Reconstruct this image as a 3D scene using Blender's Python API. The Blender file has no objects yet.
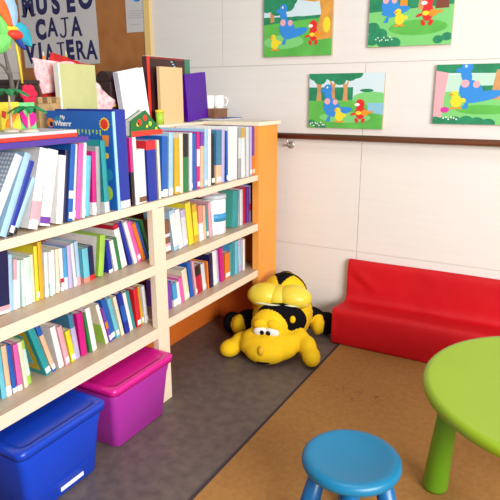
import bpy, bmesh, math, random
from mathutils import Vector, Matrix, noise
random.seed(7)
C = bpy.context.scene.collection
SC = bpy.context.scene

# ---------------------------------------------------------------- camera
def camera():
    yaw, pitch, roll = -0.5105, 0.2694, -0.0025
    fwd = Vector((math.sin(yaw)*math.cos(pitch), math.cos(yaw)*math.cos(pitch), -math.sin(pitch)))
    right = Vector((math.cos(yaw), -math.sin(yaw), 0)); up = right.cross(fwd)
    r = right*math.cos(roll)+up*math.sin(roll); u = up*math.cos(roll)-right*math.sin(roll)
    cd = bpy.data.cameras.new('camera'); cd.sensor_width = 36; cd.lens = 565.4*36/500
    cd.clip_start = .02
    co = bpy.data.objects.new('camera', cd); C.objects.link(co)
    m = Matrix((r, u, -fwd)).transposed().to_4x4(); m.translation = Vector((0, 0, 1.35))
    co.matrix_world = m; SC.camera = co
camera()
# ---------------------------------------------------------------- light
w = bpy.data.worlds.new('room_light'); SC.world = w; w.use_nodes = True
w.node_tree.nodes['Background'].inputs[0].default_value = (.90, .94, 1.0, 1)
w.node_tree.nodes['Background'].inputs[1].default_value = .27
def area(name, loc, target, size, energy, col):
    l = bpy.data.lights.new(name, 'AREA'); l.shape = 'RECTANGLE'; l.size, l.size_y = size
    l.energy = energy; l.color = col
    o = bpy.data.objects.new(name, l); C.objects.link(o); o.location = loc
    o.rotation_euler = (Vector(target)-Vector(loc)).to_track_quat('-Z', 'Y').to_euler()
    return o
area('window_daylight', (2.5, -.3, 1.8), (-1.4, 2.4, .75), (2.2, 1.3), 215, (1, .97, .92))
area('ceiling_lamp', (-.4, 1.2, 2.9), (-.7, 1.9, 0), (1.2, 1.2), 16, (1, .95, .88))
SC.view_settings.view_transform = 'Standard'; SC.view_settings.look = 'None'
SC.view_settings.exposure = 0.27; SC.view_settings.gamma = 1
SC.view_settings.use_curve_mapping = False

# ---------------------------------------------------------------- materials
MATS = {}
def mat(name, col, rough=.6, noise_amt=.0, scale=20, bump=0, spec=.5, sheen=0, trans=0, metal=0, col2=None, coords='Object', stretch=None):
    if name in MATS: return MATS[name]
    m = bpy.data.materials.new(name); m.use_nodes = True
    nt = m.node_tree; b = nt.nodes['Principled BSDF']
    b.inputs['Base Color'].default_value = (*col, 1); b.inputs['Roughness'].default_value = rough
    b.inputs['Specular IOR Level'].default_value = spec; b.inputs['Metallic'].default_value = metal
    if sheen: b.inputs['Sheen Weight'].default_value = sheen
    if trans: b.inputs['Transmission Weight'].default_value = trans
    tc = nt.nodes.new('ShaderNodeTexCoord'); mp = nt.nodes.new('ShaderNodeMapping')
    nt.links.new(tc.outputs[coords], mp.inputs[0])
    if stretch: mp.inputs['Scale'].default_value = stretch
    n = nt.nodes.new('ShaderNodeTexNoise'); n.inputs['Scale'].default_value = scale; n.inputs['Detail'].default_value = 5
    nt.links.new(mp.outputs[0], n.inputs['Vector'])
    if noise_amt or col2:
        mx = nt.nodes.new('ShaderNodeMix'); mx.data_type = 'RGBA'
        r = nt.nodes.new('ShaderNodeValToRGB'); r.color_ramp.elements[0].position = .35; r.color_ramp.elements[1].position = .65
        nt.links.new(n.outputs['Fac'], r.inputs[0]); nt.links.new(r.outputs[0], mx.inputs[0])
        c2 = col2 or tuple(c*(1-noise_amt) for c in col)
        mx.inputs[6].default_value = (*col, 1); mx.inputs[7].default_value = (*c2, 1)
        nt.links.new(mx.outputs[2], b.inputs['Base Color'])
    if bump:
        bp = nt.nodes.new('ShaderNodeBump'); bp.inputs['Strength'].default_value = bump; bp.inputs['Distance'].default_value = .004
        nt.links.new(n.outputs['Fac'], bp.inputs['Height']); nt.links.new(bp.outputs[0], b.inputs['Normal'])
    MATS[name] = m; return m

# ---------------------------------------------------------------- mesh helpers
class MB:
    """collects shapes with material slots and links them as one mesh object"""
    def __init__(s): s.bm = bmesh.new(); s.mats = []
    def slot(s, m):
        if m not in s.mats: s.mats.append(m)
        return s.mats.index(m)
    def _new(s, before, m, smooth):
        i = s.slot(m)
        for f in s.bm.faces:
            if f not in before: f.material_index = i; f.smooth = smooth
    def box(s, a, b, m, bev=0, M=None):
        before = set(s.bm.faces)
        r = bmesh.ops.create_cube(s.bm, size=1); vs = r['verts']
        for v in vs: v.co = Vector([(a[k]+b[k])/2 + v.co[k]*(b[k]-a[k]) for k in range(3)])
        if bev:
            es = list({e for v in vs for e in v.link_edges})
            r = bmesh.ops.bevel(s.bm, geom=es, offset=bev, segments=2, affect='EDGES', profile=.5)
            vs = list({v for f in s.bm.faces if f not in before for v in f.verts})
        if M is not None:
            for v in vs: v.co = M @ v.co
        s._new(before, m, False); return s
    def poly(s, pts, m):
        vs = [s.bm.verts.new(p) for p in pts]; f = s.bm.faces.new(vs); f.material_index = s.slot(m); return s
    def prism(s, pts, d, m):
        """closed slab: polygon pts (3D) extruded by vector d"""
        d = Vector(d); n = len(pts); i = s.slot(m)
        a = [s.bm.verts.new(p) for p in pts]; b = [s.bm.verts.new(Vector(p)+d) for p in pts]
        fs = [s.bm.faces.new(a[::-1]), s.bm.faces.new(b)]
        for k in range(n): fs.append(s.bm.faces.new((a[k], a[(k+1) % n], b[(k+1) % n], b[k])))
        for f in fs: f.material_index = i
        return s
    def lathe(s, prof, m, c=(0, 0, 0), seg=48, smooth=True, M=None):
        before = set(s.bm.faces); rings = []
        for r, z in prof:
            if r < 1e-6: rings.append([s.bm.verts.new((c[0], c[1], c[2]+z))])
            else: rings.append([s.bm.verts.new((c[0]+r*math.cos(2*math.pi*k/seg), c[1]+r*math.sin(2*math.pi*k/seg), c[2]+z)) for k in range(seg)])
        for A, B in zip(rings, rings[1:]):
            for k in range(seg):
                k2 = (k+1) % seg
                if len(A) == 1 and len(B) == 1: continue
                if len(A) == 1: s.bm.faces.new((A[0], B[k2], B[k]))
                elif len(B) == 1: s.bm.faces.new((A[k], A[k2], B[0]))
                else: s.bm.faces.new((A[k], A[k2], B[k2], B[k]))
        if M is not None:
            for R in rings:
                for v in R: v.co = M @ v.co
        s._new(before, m, smooth); return s
    def tube(s, pts, rad, m, seg=12):
        before = set(s.bm.faces); rings = []; pts = [Vector(p) for p in pts]
        rad = rad if isinstance(rad, (list, tuple)) else [rad]*len(pts)
        for i, p in enumerate(pts):
            t = (pts[min(i+1, len(pts)-1)]-pts[max(i-1, 0)]).normalized()
            a = t.orthogonal().normalized() if i == 0 else (pa - t*pa.dot(t)).normalized()
            pa = a; b = t.cross(a)
            rings.append([s.bm.verts.new(p+(a*math.cos(2*math.pi*k/seg)+b*math.sin(2*math.pi*k/seg))*rad[i]) for k in range(seg)])
        for A, B in zip(rings, rings[1:]):
            for k in range(seg): s.bm.faces.new((A[k], A[(k+1) % seg], B[(k+1) % seg], B[k]))
        s.bm.faces.new(rings[0][::-1]); s.bm.faces.new(rings[-1])
        s._new(before, m, True); return s
    def ball(s, c, r, m, M=None, seg=24):
        before = set(s.bm.faces)
        vs = bmesh.ops.create_uvsphere(s.bm, u_segments=seg, v_segments=seg//2+2, radius=1)['verts']
        r = r if isinstance(r, (tuple, list)) else (r, r, r)
        for v in vs:
            v.co = Vector((v.co[0]*r[0], v.co[1]*r[1], v.co[2]*r[2]))
            if M is not None: v.co = M @ v.co
            v.co += Vector(c)
        s._new(before, m, True); return s
    def build(s, name, parent=None, loc=None, rot=None):
        bmesh.ops.recalc_face_normals(s.bm, faces=s.bm.faces)
        me = bpy.data.meshes.new(name); s.bm.to_mesh(me); s.bm.free()
        for m in s.mats: me.materials.append(m)
        o = bpy.data.objects.new(name, me); C.objects.link(o)
        if parent: o.parent = parent
        if loc is not None: o.location = loc
        if rot is not None: o.rotation_euler = rot
        return o
def tag(o, label=None, cat=None, group=None, kind=None):
    if label: o['label'] = label
    if cat: o['category'] = cat
    if group: o['group'] = group
    if kind: o['kind'] = kind
    return o
def empty(name, loc=(0, 0, 0), rot=(0, 0, 0)):
    o = bpy.data.objects.new(name, None); C.objects.link(o); o.location = loc; o.rotation_euler = rot
    o.empty_display_size = .05; return o
def bevel(o, wdt, seg=2):
    m = o.modifiers.new('bevel', 'BEVEL'); m.width = wdt; m.segments = seg; m.limit_method = 'ANGLE'; return o
def text_mesh(name, body, size, m, parent, loc, rot, offset=0.0, extrude=.0006, shear=0):
    cu = bpy.data.curves.new(name, 'FONT'); cu.body = body; cu.size = size; cu.offset = offset; cu.extrude = extrude
    cu.align_x = 'CENTER'; cu.shear = shear
    t = bpy.data.objects.new('tmp', cu); C.objects.link(t)
    me = bpy.data.meshes.new_from_object(t.evaluated_get(bpy.context.evaluated_depsgraph_get()))
    bpy.data.objects.remove(t); me.materials.clear(); me.materials.append(m); me.name = name
    o = bpy.data.objects.new(name, me); C.objects.link(o); o.parent = parent; o.location = loc; o.rotation_euler = rot
    return o
PI = math.pi

# ---------------------------------------------------------------- room
WY = 3.045
m_wall = mat('wall_panel', (.77, .735, .70), .75, col2=(.75, .715, .68), scale=6, bump=.05, stretch=(.6, 1, 9))
m_gap = mat('wall_gap', (.62, .58, .53), .9)
m_floor = mat('floor_grey', (.155, .115, .098), .5, col2=(.105, .08, .074), scale=22, bump=.08)
m_rug = mat('rug_tan', (.39, .185, .045), .9, col2=(.335, .15, .036), scale=45, bump=.4)
m_edge = mat('rug_edge', (.04, .028, .035), .8)
m_wood = mat('birch', (.82, .68, .53), .45, col2=(.79, .65, .49), scale=6, stretch=(12, 1, 12))
m_orange = mat('orange_paint', (.90, .36, .055), .55, noise_amt=.12, scale=3)
m_orange_shade = mat('orange_paint_shaded', (.66, .15, .015), .55, noise_amt=.12, scale=3)  # orange with shelf shade put into the colour, for back panel and pier side
m_lam = mat('laminate_tan', (.56, .42, .30), .4, col2=(.52, .385, .27), scale=6, stretch=(12, 1, 12))
m_cap = mat('cap_pale', (.86, .78, .62), .5)

fl = MB().box((-4.2, -1.2, -.05), (2.2, 3.2, 0), m_floor).build('floor'); tag(fl, kind='structure')
mb = MB()
mb.box((-4.2, WY+.004, 0), (2.2, WY+.12, 2.7), m_gap)
g = .0025
for z0, z1, x0 in ((0, .47, -1.0), (.47, 1.508, -1.0), (1.508, 2.7, -1.89)):
    xs = [x0+k*1.78 for k in range(-3, 4)]
    xs = [-4.2]+[x for x in xs if -4.2 < x < 2.2]+[2.2]
    for a, b in zip(xs, xs[1:]): mb.box((a+g, WY, z0+g), (b-g, WY+.01, z1-g), m_wall)
tag(mb.build('wall_back'), kind='structure')
tag(MB().box((-4.3, -1.2, 0), (-4.2, 3.165, 2.7), m_wall).build('wall_left'), kind='structure')
# low orange partition the shelves stand against, and the pier closing it to the back wall
tag(MB().box((-2.02, .2, 0), (-1.812, WY-.002, 1.185), m_orange).build('wall_divider'), kind='structure')
tag(MB().box((-1.812, 2.816, 0), (-1.496, 2.925, 1.185), m_orange_shade).box((-1.4965, 2.7015, 0), (-1.458, 2.925, 1.185), m_orange).build('wall_pier'), kind='structure')
mb = MB(); mb.box((-2.03, .2, 1.185), (-1.812, WY-.002, 1.20), m_cap); mb.box((-1.812, 2.700, 1.185), (-1.452, 2.955, 1.205), m_cap)
tag(bevel(mb.build('trim_1'), .002), kind='structure')

# rug
rg = empty('rug', (0, 0, 0)); tag(rg, 'tan brown carpet with a dark bound edge under the table and stool', 'rug')
MB().box((-.978, -.6, .0), (1.6, 2.99, .004), m_rug).build('pile', rg)
MB().box((-.990, -.6, .0), (-.9785, 2.99, .005), m_edge).build('binding', rg)
m_stain = mat('rug_stain', (.21, .10, .04), .9)
for k in range(12):
    cx, cy = -.76+random.gauss(0, .09), 2.30+random.gauss(0, .035)
    pts = []; n = 9; a0 = random.random()*6; L, Wd = random.uniform(.010, .03), random.uniform(.0015, .004)
    for i in range(n):
        t = 2*PI*i/n; px, py = L*math.cos(t), Wd*math.sin(t)*random.uniform(.5, 1.4)
        pts.append((cx+px*math.cos(a0)-py*math.sin(a0), cy+px*math.sin(a0)+py*math.cos(a0), .0041))
    MB().prism(pts, (0, 0, .0003), m_stain).build('stain', rg)

# handrail
m_rail = mat('rail_wood', (.20, .065, .03), .28, noise_amt=.4, scale=5, stretch=(.5, 8, 8))
m_steel = mat('bracket_steel', (.55, .53, .50), .35, metal=.7)
hr = empty('handrail', (-1.50, WY, 1.118)); tag(hr, 'long brown wooden handrail fixed along the pale back wall', 'handrail')
MB().tube([(0, -.062, 0), (2.9, -.062, 0)], .017, m_rail, 20).build('rail', hr)
for bx in (.075, 1.5, 2.75):
    b = MB(); Mx = Matrix.Translation((bx, 0, -.055)) @ Matrix.Rotation(PI/2, 4, 'X')
    b.lathe([(0, 0), (.022, 0), (.022, .006), (.016, .010), (0, .010)], m_steel, seg=20, M=Mx)
    b.tube([(bx, -.008, -.055), (bx, -.05, -.052), (bx, -.062, -.018)], .006, m_steel, 8)
    b.build('bracket', hr)

# ---------------------------------------------------------------- bookcase
bc = empty('bookcase', (-1.63, 1.6, 0)); tag(bc, 'long pale birch bookcase with three rows of picture books', 'bookcase')
X0, X1 = -1.80, -1.46
def bcbox(name, a, b, bev=.0015):
    o = MB().box(tuple(a[i]-(-1.63, 1.6, 0)[i] for i in range(3)), tuple(b[i]-(-1.63, 1.6, 0)[i] for i in range(3)), m_wood).build(name, bc); return bevel(o, bev)
for y0, y1, zs in ((.50, 1.8275, ((.893, .925), (.612, .655), (.322, .37))), (1.8285, 2.814, ((.895, .925), (.615, .655), (.345, .385)))):
    for z0, z1 in zs:
        o = MB().box((X0+1.63, y0-1.6, z0), (-1.501+1.63, y1-1.6, z1), m_lam)
        f0, f1 = (y0, 1.789) if y0 < 1 else (1.868, 2.700)
        if z1 > .9: f0, f1 = (y0, 1.8275) if y0 < 1 else (1.8285, 2.700)
        o.box((-1.5015+1.63, f0-1.6, z0), (X1+1.63-.003, f1-1.6, z1), m_lam)
        o.box((X1+1.63-.003, f0-1.6, z0), (X1+1.63-.001, f1-1.6, z1), m_wood)
        bevel(o.build('shelf', bc), .0012)
for y0 in (1.790, 1.8290): bcbox('post', (-1.49, y0, 0), (X1, y0+.0385, .8925))
bcbox('upright', (X0, .465, 0), (X1, .4995, .925))
MBo = MB().box((X0-.006+1.63, .47-1.6, 0.0), (X0-.0005+1.63, 2.81-1.6, .9), m_orange_shade).build('back_panel', bc); tag(MBo, 'orange painted back panel')

# ---------------------------------------------------------------- books
ROWS = {
 'tl': ('top left', 0.925, -1.475, [
  (0.9806, 0.339, 0.0479, 0.263, 0.00, 'white', 'off-white', [], []),
  (1.0330, 0.549, 0.0283, 0.278, 0.00, 'light', 'dotted grey', [], [(0,1,0.0,1,'dots')]),
  (1.0837, 0.482, 0.0243, 0.272, 0.00, 'pale', 'light blue', [], []),
  (1.1097, 0.483, 0.0188, 0.246, 0.00, 'royal', 'royal blue', [(0,0.12,'black')], []),
  (1.1302, 0.536, 0.0155, 0.190, 0.00, 'pale', 'icy blue', [(0,0.12,'black')], []),
  (1.1924, 0.306, 0.0357, 0.264, 0.00, 'white', 'pink-smudged white', [(0.1,0.35,'rose')], []),
  (1.2408, 0.266, 0.0417, 0.253, 0.00, 'white', 'white', [(0.03,0.12,'violet')], []),
  (1.3020, 0.183, 0.0284, 0.230, 0.00, 'white', 'plain white', [], []),
  (1.3351, 0.163, 0.0167, 0.245, 0.00, 'navy', 'near-black', [], []),
  (1.3526, 0.172, 0.0212, 0.264, 0.00, 'blue', 'bright blue', [(0.3,0.4,'white')], []),
  (1.3777, 0.159, 0.0173, 0.262, 0.00, 'light', 'silvery', [], []),
  (1.3958, 0.170, 0.0220, 0.262, 0.00, 'pink', 'bright pink', [], []),
  (1.4254, 0.142, 0.0135, 0.263, 0.00, 'white', 'narrow white', [], []),
  (1.4395, 0.156, 0.0228, 0.216, 0.00, 'cyan', 'turquoise', [], []),
  (1.4778, 0.085, 0.0190, 0.228, 0.00, 'magenta', 'deep magenta', [(0,0.2,'white')], []),
  (1.5014, 0.067, 0.0194, 0.244, 0.00, 'grey', 'grey', [], []),
  (1.5376, 0.000, 0.0249, 0.264, 0.24, 'teal', 'large teal', [(0,0.15,'light')], []),
  (1.5879, 0.000, 0.0204, 0.364, 0.00, 'BIG', 'BIG', [], []),
  (1.6129, 0.000, 0.0642, 0.370, 0.30, 'royal', 'indigo', [(0,0.08,'light')], []),
  (1.6909, 0.000, 0.0145, 0.264, 0.00, 'magenta', 'thin pink and black', [(0,0.5,'black')], []),
  (1.7089, 0.000, 0.0207, 0.264, 0.20, 'white', 'tall white', [], []),
  (1.7333, 0.000, 0.0548, 0.214, 0.00, 'white', 'white lettered', [(0.02,0.12,'brown'),(0.3,0.6,'light')], []),
  (1.7929, 0.000, 0.0605, 0.245, 0.20, 'royal', 'red-topped royal blue', [(0.85,1,'red')], []),
  (1.8587, 0.000, 0.0164, 0.244, 0.00, 'cream', 'cream', [], []),
 ]),
 'tr': ('top right', 0.925, -1.482, [
  (1.8915, 0.069, 0.0405, 0.254, 0.00, 'blue', 'mid blue', [(0,0.1,'white')], []),
  (1.9369, 0.076, 0.0312, 0.266, 0.30, 'pale', 'tall pale blue', [(0,0.1,'white')], []),
  (1.9765, 0.062, 0.0357, 0.240, 0.00, 'gold', 'golden', [], []),
  (2.0172, 0.044, 0.0256, 0.259, 0.00, 'cream', 'buttery', [], []),
  (2.0474, 0.042, 0.0375, 0.256, 0.00, 'green', 'dark green', [(0.6,1,'black')], []),
  (2.0901, 0.052, 0.0230, 0.258, 0.00, 'light', 'silver', [], []),
  (2.1179, 0.034, 0.0314, 0.253, 0.00, 'blue', 'cobalt', [], []),
  (2.1544, 0.047, 0.0240, 0.257, 0.26, 'magenta', 'vivid magenta', [(0.4,0.7,'white')], []),
  (2.1833, 0.058, 0.0286, 0.256, 0.00, 'violet', 'violet-topped peach', [(0,0.75,'peach')], []),
  (2.2171, 0.055, 0.0250, 0.268, 0.32, 'pale', 'large pale blue', [], []),
  (2.2473, 0.039, 0.0255, 0.267, 0.30, 'white', 'slim white', [], []),
  (2.2820, 0.000, 0.0304, 0.243, 0.00, 'black', 'black', [], []),
  (2.3138, 0.051, 0.0490, 0.255, 0.00, 'steel', 'steel blue', [(0,0.35,'peach')], []),
  (2.3691, 0.046, 0.0275, 0.258, 0.00, 'lilac', 'lilac', [], []),
  (2.4083, 0.000, 0.0186, 0.250, 0.00, 'blue', 'thin navy', [], []),
  (2.4273, 0.039, 0.0428, 0.266, 0.32, 'white', 'broad white', [], []),
  (2.4755, 0.036, 0.0441, 0.266, 0.30, 'white', 'glossy white', [], []),
  (2.5261, 0.032, 0.0352, 0.258, 0.00, 'grey', 'pewter', [(0.4,0.8,'light')], []),
  (2.5697, 0.000, 0.0361, 0.257, 0.00, 'white', 'gold-tipped white', [(0.8,1,'gold')], []),
  (2.6103, 0.000, 0.0316, 0.258, 0.00, 'light', 'ash grey', [], []),
  (2.6484, 0.000, 0.0269, 0.258, 0.00, 'lilac', 'mauve', [], []),
  (2.6817, 0.000, 0.0440, 0.259, 0.00, 'violet', 'orange-footed violet', [(0,0.4,'orange')], []),
 ]),
 'ml': ('middle left', 0.655, -1.548, [
  (0.9990, 0.174, 0.0540, 0.222, 0.00, 'white', 'white', [], []),
  (1.0722, 0.087, 0.0691, 0.222, 0.00, 'navy', 'navy', [(0.05,0.12,'rose'),(0,0.05,'white')], []),
  (1.1415, 0.110, 0.0151, 0.191, 0.00, 'pale', 'pale blue', [], []),
  (1.1572, 0.118, 0.0134, 0.171, 0.00, 'rose', 'blush', [(0,0.6,'white')], []),
  (1.1712, 0.115, 0.0136, 0.163, 0.00, 'white', 'pink-white', [], []),
  (1.1894, 0.086, 0.0139, 0.162, 0.00, 'mint', 'mint', [(0.3,0.8,'white')], []),
  (1.2038, 0.085, 0.0141, 0.165, 0.00, 'white', 'white', [], []),
  (1.2185, 0.083, 0.0143, 0.164, 0.00, 'mint', 'pale green', [(0,0.4,'white')], []),
  (1.2374, 0.055, 0.0145, 0.168, 0.00, 'cream', 'cream', [], []),
  (1.2526, 0.062, 0.0147, 0.194, 0.00, 'yellow', 'lemon', [], []),
  (1.2690, 0.064, 0.0171, 0.205, 0.26, 'gold', 'mustard', [], []),
  (1.2911, 0.074, 0.0152, 0.163, 0.00, 'white', 'snowy white', [], []),
  (1.3092, 0.072, 0.0132, 0.162, 0.00, 'mint', 'green-tinged', [(0.3,1,'white')], []),
  (1.3251, 0.085, 0.0157, 0.162, 0.00, 'white', 'bright white', [], []),
  (1.3437, 0.083, 0.0159, 0.161, 0.00, 'cream', 'ivory', [], []),
  (1.3655, 0.049, 0.0162, 0.160, 0.00, 'white', 'red-footed white', [(0.1,0.3,'crimson')], []),
  (1.3826, 0.046, 0.0164, 0.159, 0.00, 'sky', 'sky blue', [(0,0.3,'light')], []),
  (1.4011, 0.045, 0.0191, 0.163, 0.00, 'lilac', 'lilac', [], []),
  (1.4273, 0.000, 0.0170, 0.166, 0.00, 'light', 'silver-white', [], []),
  (1.4444, 0.000, 0.0173, 0.170, 0.00, 'pale', 'powder blue', [(0,0.2,'rose')], []),
  (1.4767, 0.000, 0.0306, 0.134, 0.12, 'cyan', 'little aqua', [(0,0.15,'salmon')], []),
  (1.5136, 0.000, 0.0262, 0.133, 0.12, 'navy', 'little navy', [(0,0.15,'red')], []),
  (1.5516, 0.174, 0.0293, 0.164, 0.28, 'lime', 'large lime-edged white', [], [(0.0,0.94,0.04,0.95,'white')]),
  (1.6163, -0.094, 0.0222, 0.133, 0.14, 'royal', 'dark blue', [(0,0.1,'white')], []),
  (1.6461, -0.150, 0.0225, 0.132, 0.00, 'white', 'white', [], []),
  (1.6695, -0.146, 0.0172, 0.138, 0.00, 'green', 'bottle green', [], []),
  (1.6954, -0.205, 0.0319, 0.191, 0.30, 'crimson', 'crimson', [(0,0.9,'white')], []),
  (1.7421, -0.275, 0.0204, 0.198, 0.00, 'royal', 'royal blue', [], []),
  (1.7651, -0.284, 0.0207, 0.197, 0.00, 'white', 'white', [], []),
  (1.7906, -0.303, 0.0240, 0.193, 0.00, 'pink', 'candy pink', [], []),
  (1.8188, -0.319, 0.0213, 0.181, 0.00, 'orange', 'orange', [], []),
  (1.8432, -0.330, 0.0185, 0.181, 0.00, 'blue', 'cornflower blue', [], []),
  (1.8628, -0.267, 0.0160, 0.185, 0.25, 'green', 'dark green', [], []),
 ]),
 'mr': ('middle right', 0.655, -1.520, [
  (1.9509, -0.031, 0.0434, 0.150, 0.00, 'brown', 'speckled brown', [(0.2,0.3,'rose'),(0.5,0.6,'light')], []),
  (2.0124, -0.149, 0.0406, 0.193, 0.00, 'pale', 'icy blue', [(0.1,0.9,'white')], []),
  (2.0536, -0.125, 0.0342, 0.188, 0.00, 'white', 'white', [], []),
  (2.0882, -0.098, 0.0352, 0.179, 0.00, 'lilac', 'lavender', [(0.1,0.8,'light')], []),
  (2.1278, -0.123, 0.0401, 0.207, 0.20, 'yellow', 'bright yellow', [], []),
  (2.1717, -0.081, 0.0372, 0.192, 0.00, 'gold', 'amber', [(0.2,0.8,'yellow')], []),
  (2.2146, -0.051, 0.0340, 0.178, 0.00, 'salmon', 'salmon', [(0,0.5,'white')], []),
  (2.2541, -0.035, 0.0217, 0.171, 0.00, 'peach', 'peach', [], []),
  (2.2860, -0.092, 0.0220, 0.168, 0.00, 'teal', 'thin teal', [], []),
  (2.3084, -0.039, 0.0224, 0.177, 0.00, 'rose', 'rose pink', [], []),
  (2.3402, -0.093, 0.0227, 0.179, 0.00, 'white', 'white', [], []),
  (2.5286, 0.072, 0.0616, 0.196, 0.26, 'teal', 'sea green', [], [(0,1,0,1,'tealface')]),
  (2.6041, 0.000, 0.0319, 0.197, 0.00, 'light', 'silver', [], []),
  (2.6415, 0.000, 0.0381, 0.203, 0.00, 'crimson', 'dark red', [], []),
  (2.6864, 0.000, 0.0278, 0.197, 0.00, 'violet', 'violet', [], []),
  (2.7208, 0.000, 0.0283, 0.203, 0.00, 'lilac', 'red-striped lilac', [(0.3,0.5,'red')], []),
  (2.7559, 0.000, 0.0346, 0.210, 0.00, 'blue', 'deep blue', [(0,0.3,'white')], []),
 ]),
 'bl': ('bottom left', 0.370, -1.540, [
  (0.9618, 0.128, 0.0452, 0.224, 0.00, 'white', 'white', [], []),
  (1.0165, 0.087, 0.0327, 0.221, 0.00, 'cyan', 'turquoise', [], []),
  (1.0660, 0.000, 0.0188, 0.186, 0.00, 'cyan', 'aqua', [], []),
  (1.0853, 0.000, 0.0192, 0.183, 0.00, 'peach', 'peach', [(0,0.2,'white')], []),
  (1.1102, -0.031, 0.0177, 0.177, 0.00, 'blue', 'mid blue', [(0,0.1,'white')], []),
  (1.1284, 0.000, 0.0180, 0.171, 0.00, 'pink', 'hot pink', [(0,0.12,'white')], []),
  (1.1540, -0.045, 0.0162, 0.172, 0.00, 'cream', 'cream', [], []),
  (1.1760, -0.078, 0.0165, 0.169, 0.00, 'lime', 'lime', [(0.2,0.8,'mint')], []),
  (1.2509, -0.275, 0.0258, 0.212, 0.22, 'teal', 'teal picture', [], [(0.1,0.9,0.1,0.9,'gold'),(0.2,0.8,0.2,0.8,'cyan'),(0.35,0.65,0.35,0.65,'teal')]),
  (1.2833, -0.259, 0.0177, 0.203, 0.00, 'peach', 'peach-and-blue', [(0,0.1,'blue'),(0.8,1,'blue')], []),
  (1.3165, -0.145, 0.0233, 0.171, 0.22, 'white', 'pale grey', [], [(0,1,0,1,'light')]),
  (1.3432, -0.149, 0.0214, 0.164, 0.00, 'rose', 'dusty pink', [], []),
  (1.3731, -0.145, 0.0219, 0.133, 0.00, 'yellow', 'sunny yellow', [], []),
  (1.3985, -0.099, 0.0225, 0.189, 0.20, 'steel', 'blue-topped lilac', [(0,0.7,'lilac')], []),
  (1.4270, -0.044, 0.0309, 0.178, 0.00, 'magenta', 'deep magenta', [], []),
  (1.4686, -0.108, 0.0131, 0.170, 0.00, 'green', 'slender green', [], []),
  (1.4838, -0.121, 0.0239, 0.187, 0.20, 'white', 'pearl white', [], []),
  (1.5594, -0.226, 0.0165, 0.185, 0.20, 'white', 'lime picture', [], [(0,1,0,0.5,'lime'),(0,1,0.5,1,'cream'),(0.35,0.8,0.6,0.8,'royal'),(0.5,0.75,0.3,0.42,'orange'),(0.2,0.45,0.12,0.25,'sky')]),
  (1.5798, -0.225, 0.0140, 0.162, 0.00, 'violet', 'thin violet', [(0.4,0.6,'orange')], []),
  (1.5976, -0.235, 0.0255, 0.195, 0.22, 'blue', 'blue', [], []),
  (1.6277, -0.226, 0.0203, 0.188, 0.00, 'cyan', 'light blue', [], []),
  (1.6523, -0.202, 0.0178, 0.186, 0.00, 'cream', 'buff', [], []),
  (1.6773, -0.201, 0.0272, 0.191, 0.00, 'royal', 'royal blue', [(0.3,0.7,'blue')], []),
  (1.7092, -0.187, 0.0186, 0.183, 0.00, 'rose', 'pink-spined', [(0,1,'white')], []),
  (1.7319, -0.174, 0.0157, 0.184, 0.00, 'teal', 'dark teal', [], []),
  (1.7517, -0.072, 0.0292, 0.178, 0.00, 'red', 'orange-red', [], []),
  (1.7893, -0.115, 0.0165, 0.180, 0.00, 'gold', 'amber', [], []),
  (1.8058, -0.084, 0.0201, 0.176, 0.00, 'light', 'pale grey-blue', [], []),
 ]),
 'br': ('bottom right', 0.385, -1.527, [
  (1.9494, 0.000, 0.0372, 0.129, 0.00, 'violet', 'purple', [], []),
  (1.9986, -0.105, 0.0342, 0.116, 0.00, 'sky', 'sky blue', [(0,0.3,'white')], []),
  (2.0340, -0.114, 0.0194, 0.114, 0.00, 'white', 'small white', [], []),
  (2.0552, -0.101, 0.0276, 0.127, 0.00, 'pink', 'small pink', [], []),
  (2.0921, -0.149, 0.0403, 0.160, 0.22, 'cream', 'tan', [], []),
  (2.1426, -0.130, 0.0291, 0.186, 0.00, 'blue', 'azure', [], []),
  (2.1771, -0.140, 0.0169, 0.183, 0.00, 'rose', 'thin pink', [], []),
  (2.1991, -0.163, 0.0473, 0.146, 0.00, 'crimson', 'black-topped red', [(0.65,1,'black')], []),
  (2.2531, -0.115, 0.0311, 0.144, 0.00, 'light', 'silver-grey', [], []),
  (2.2900, -0.055, 0.0136, 0.147, 0.00, 'orange', 'thin orange', [], []),
  (2.3087, -0.040, 0.0323, 0.179, 0.24, 'navy', 'navy', [], []),
  (2.3469, -0.042, 0.0378, 0.186, 0.00, 'white', 'white', [], []),
  (2.3908, -0.076, 0.0192, 0.182, 0.00, 'lilac', 'lilac', [], []),
  (2.4157, -0.101, 0.0342, 0.188, 0.00, 'magenta', 'magenta', [], []),
  (2.4614, 0.000, 0.0557, 0.143, 0.10, 'orange', 'orange', [], []),
  (2.5242, -0.037, 0.0312, 0.181, 0.20, 'teal', 'teal-edged blue', [], [(0,1,0,1,'sky')]),
  (2.5618, 0.000, 0.0373, 0.188, 0.00, 'cyan', 'aqua', [], []),
  (2.6127, -0.074, 0.0380, 0.187, 0.00, 'lilac', 'periwinkle', [(0.2,0.8,'pale')], []),
  (2.6508, 0.000, 0.0278, 0.179, 0.00, 'white', 'white', [], []),
 ]),
}
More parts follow.
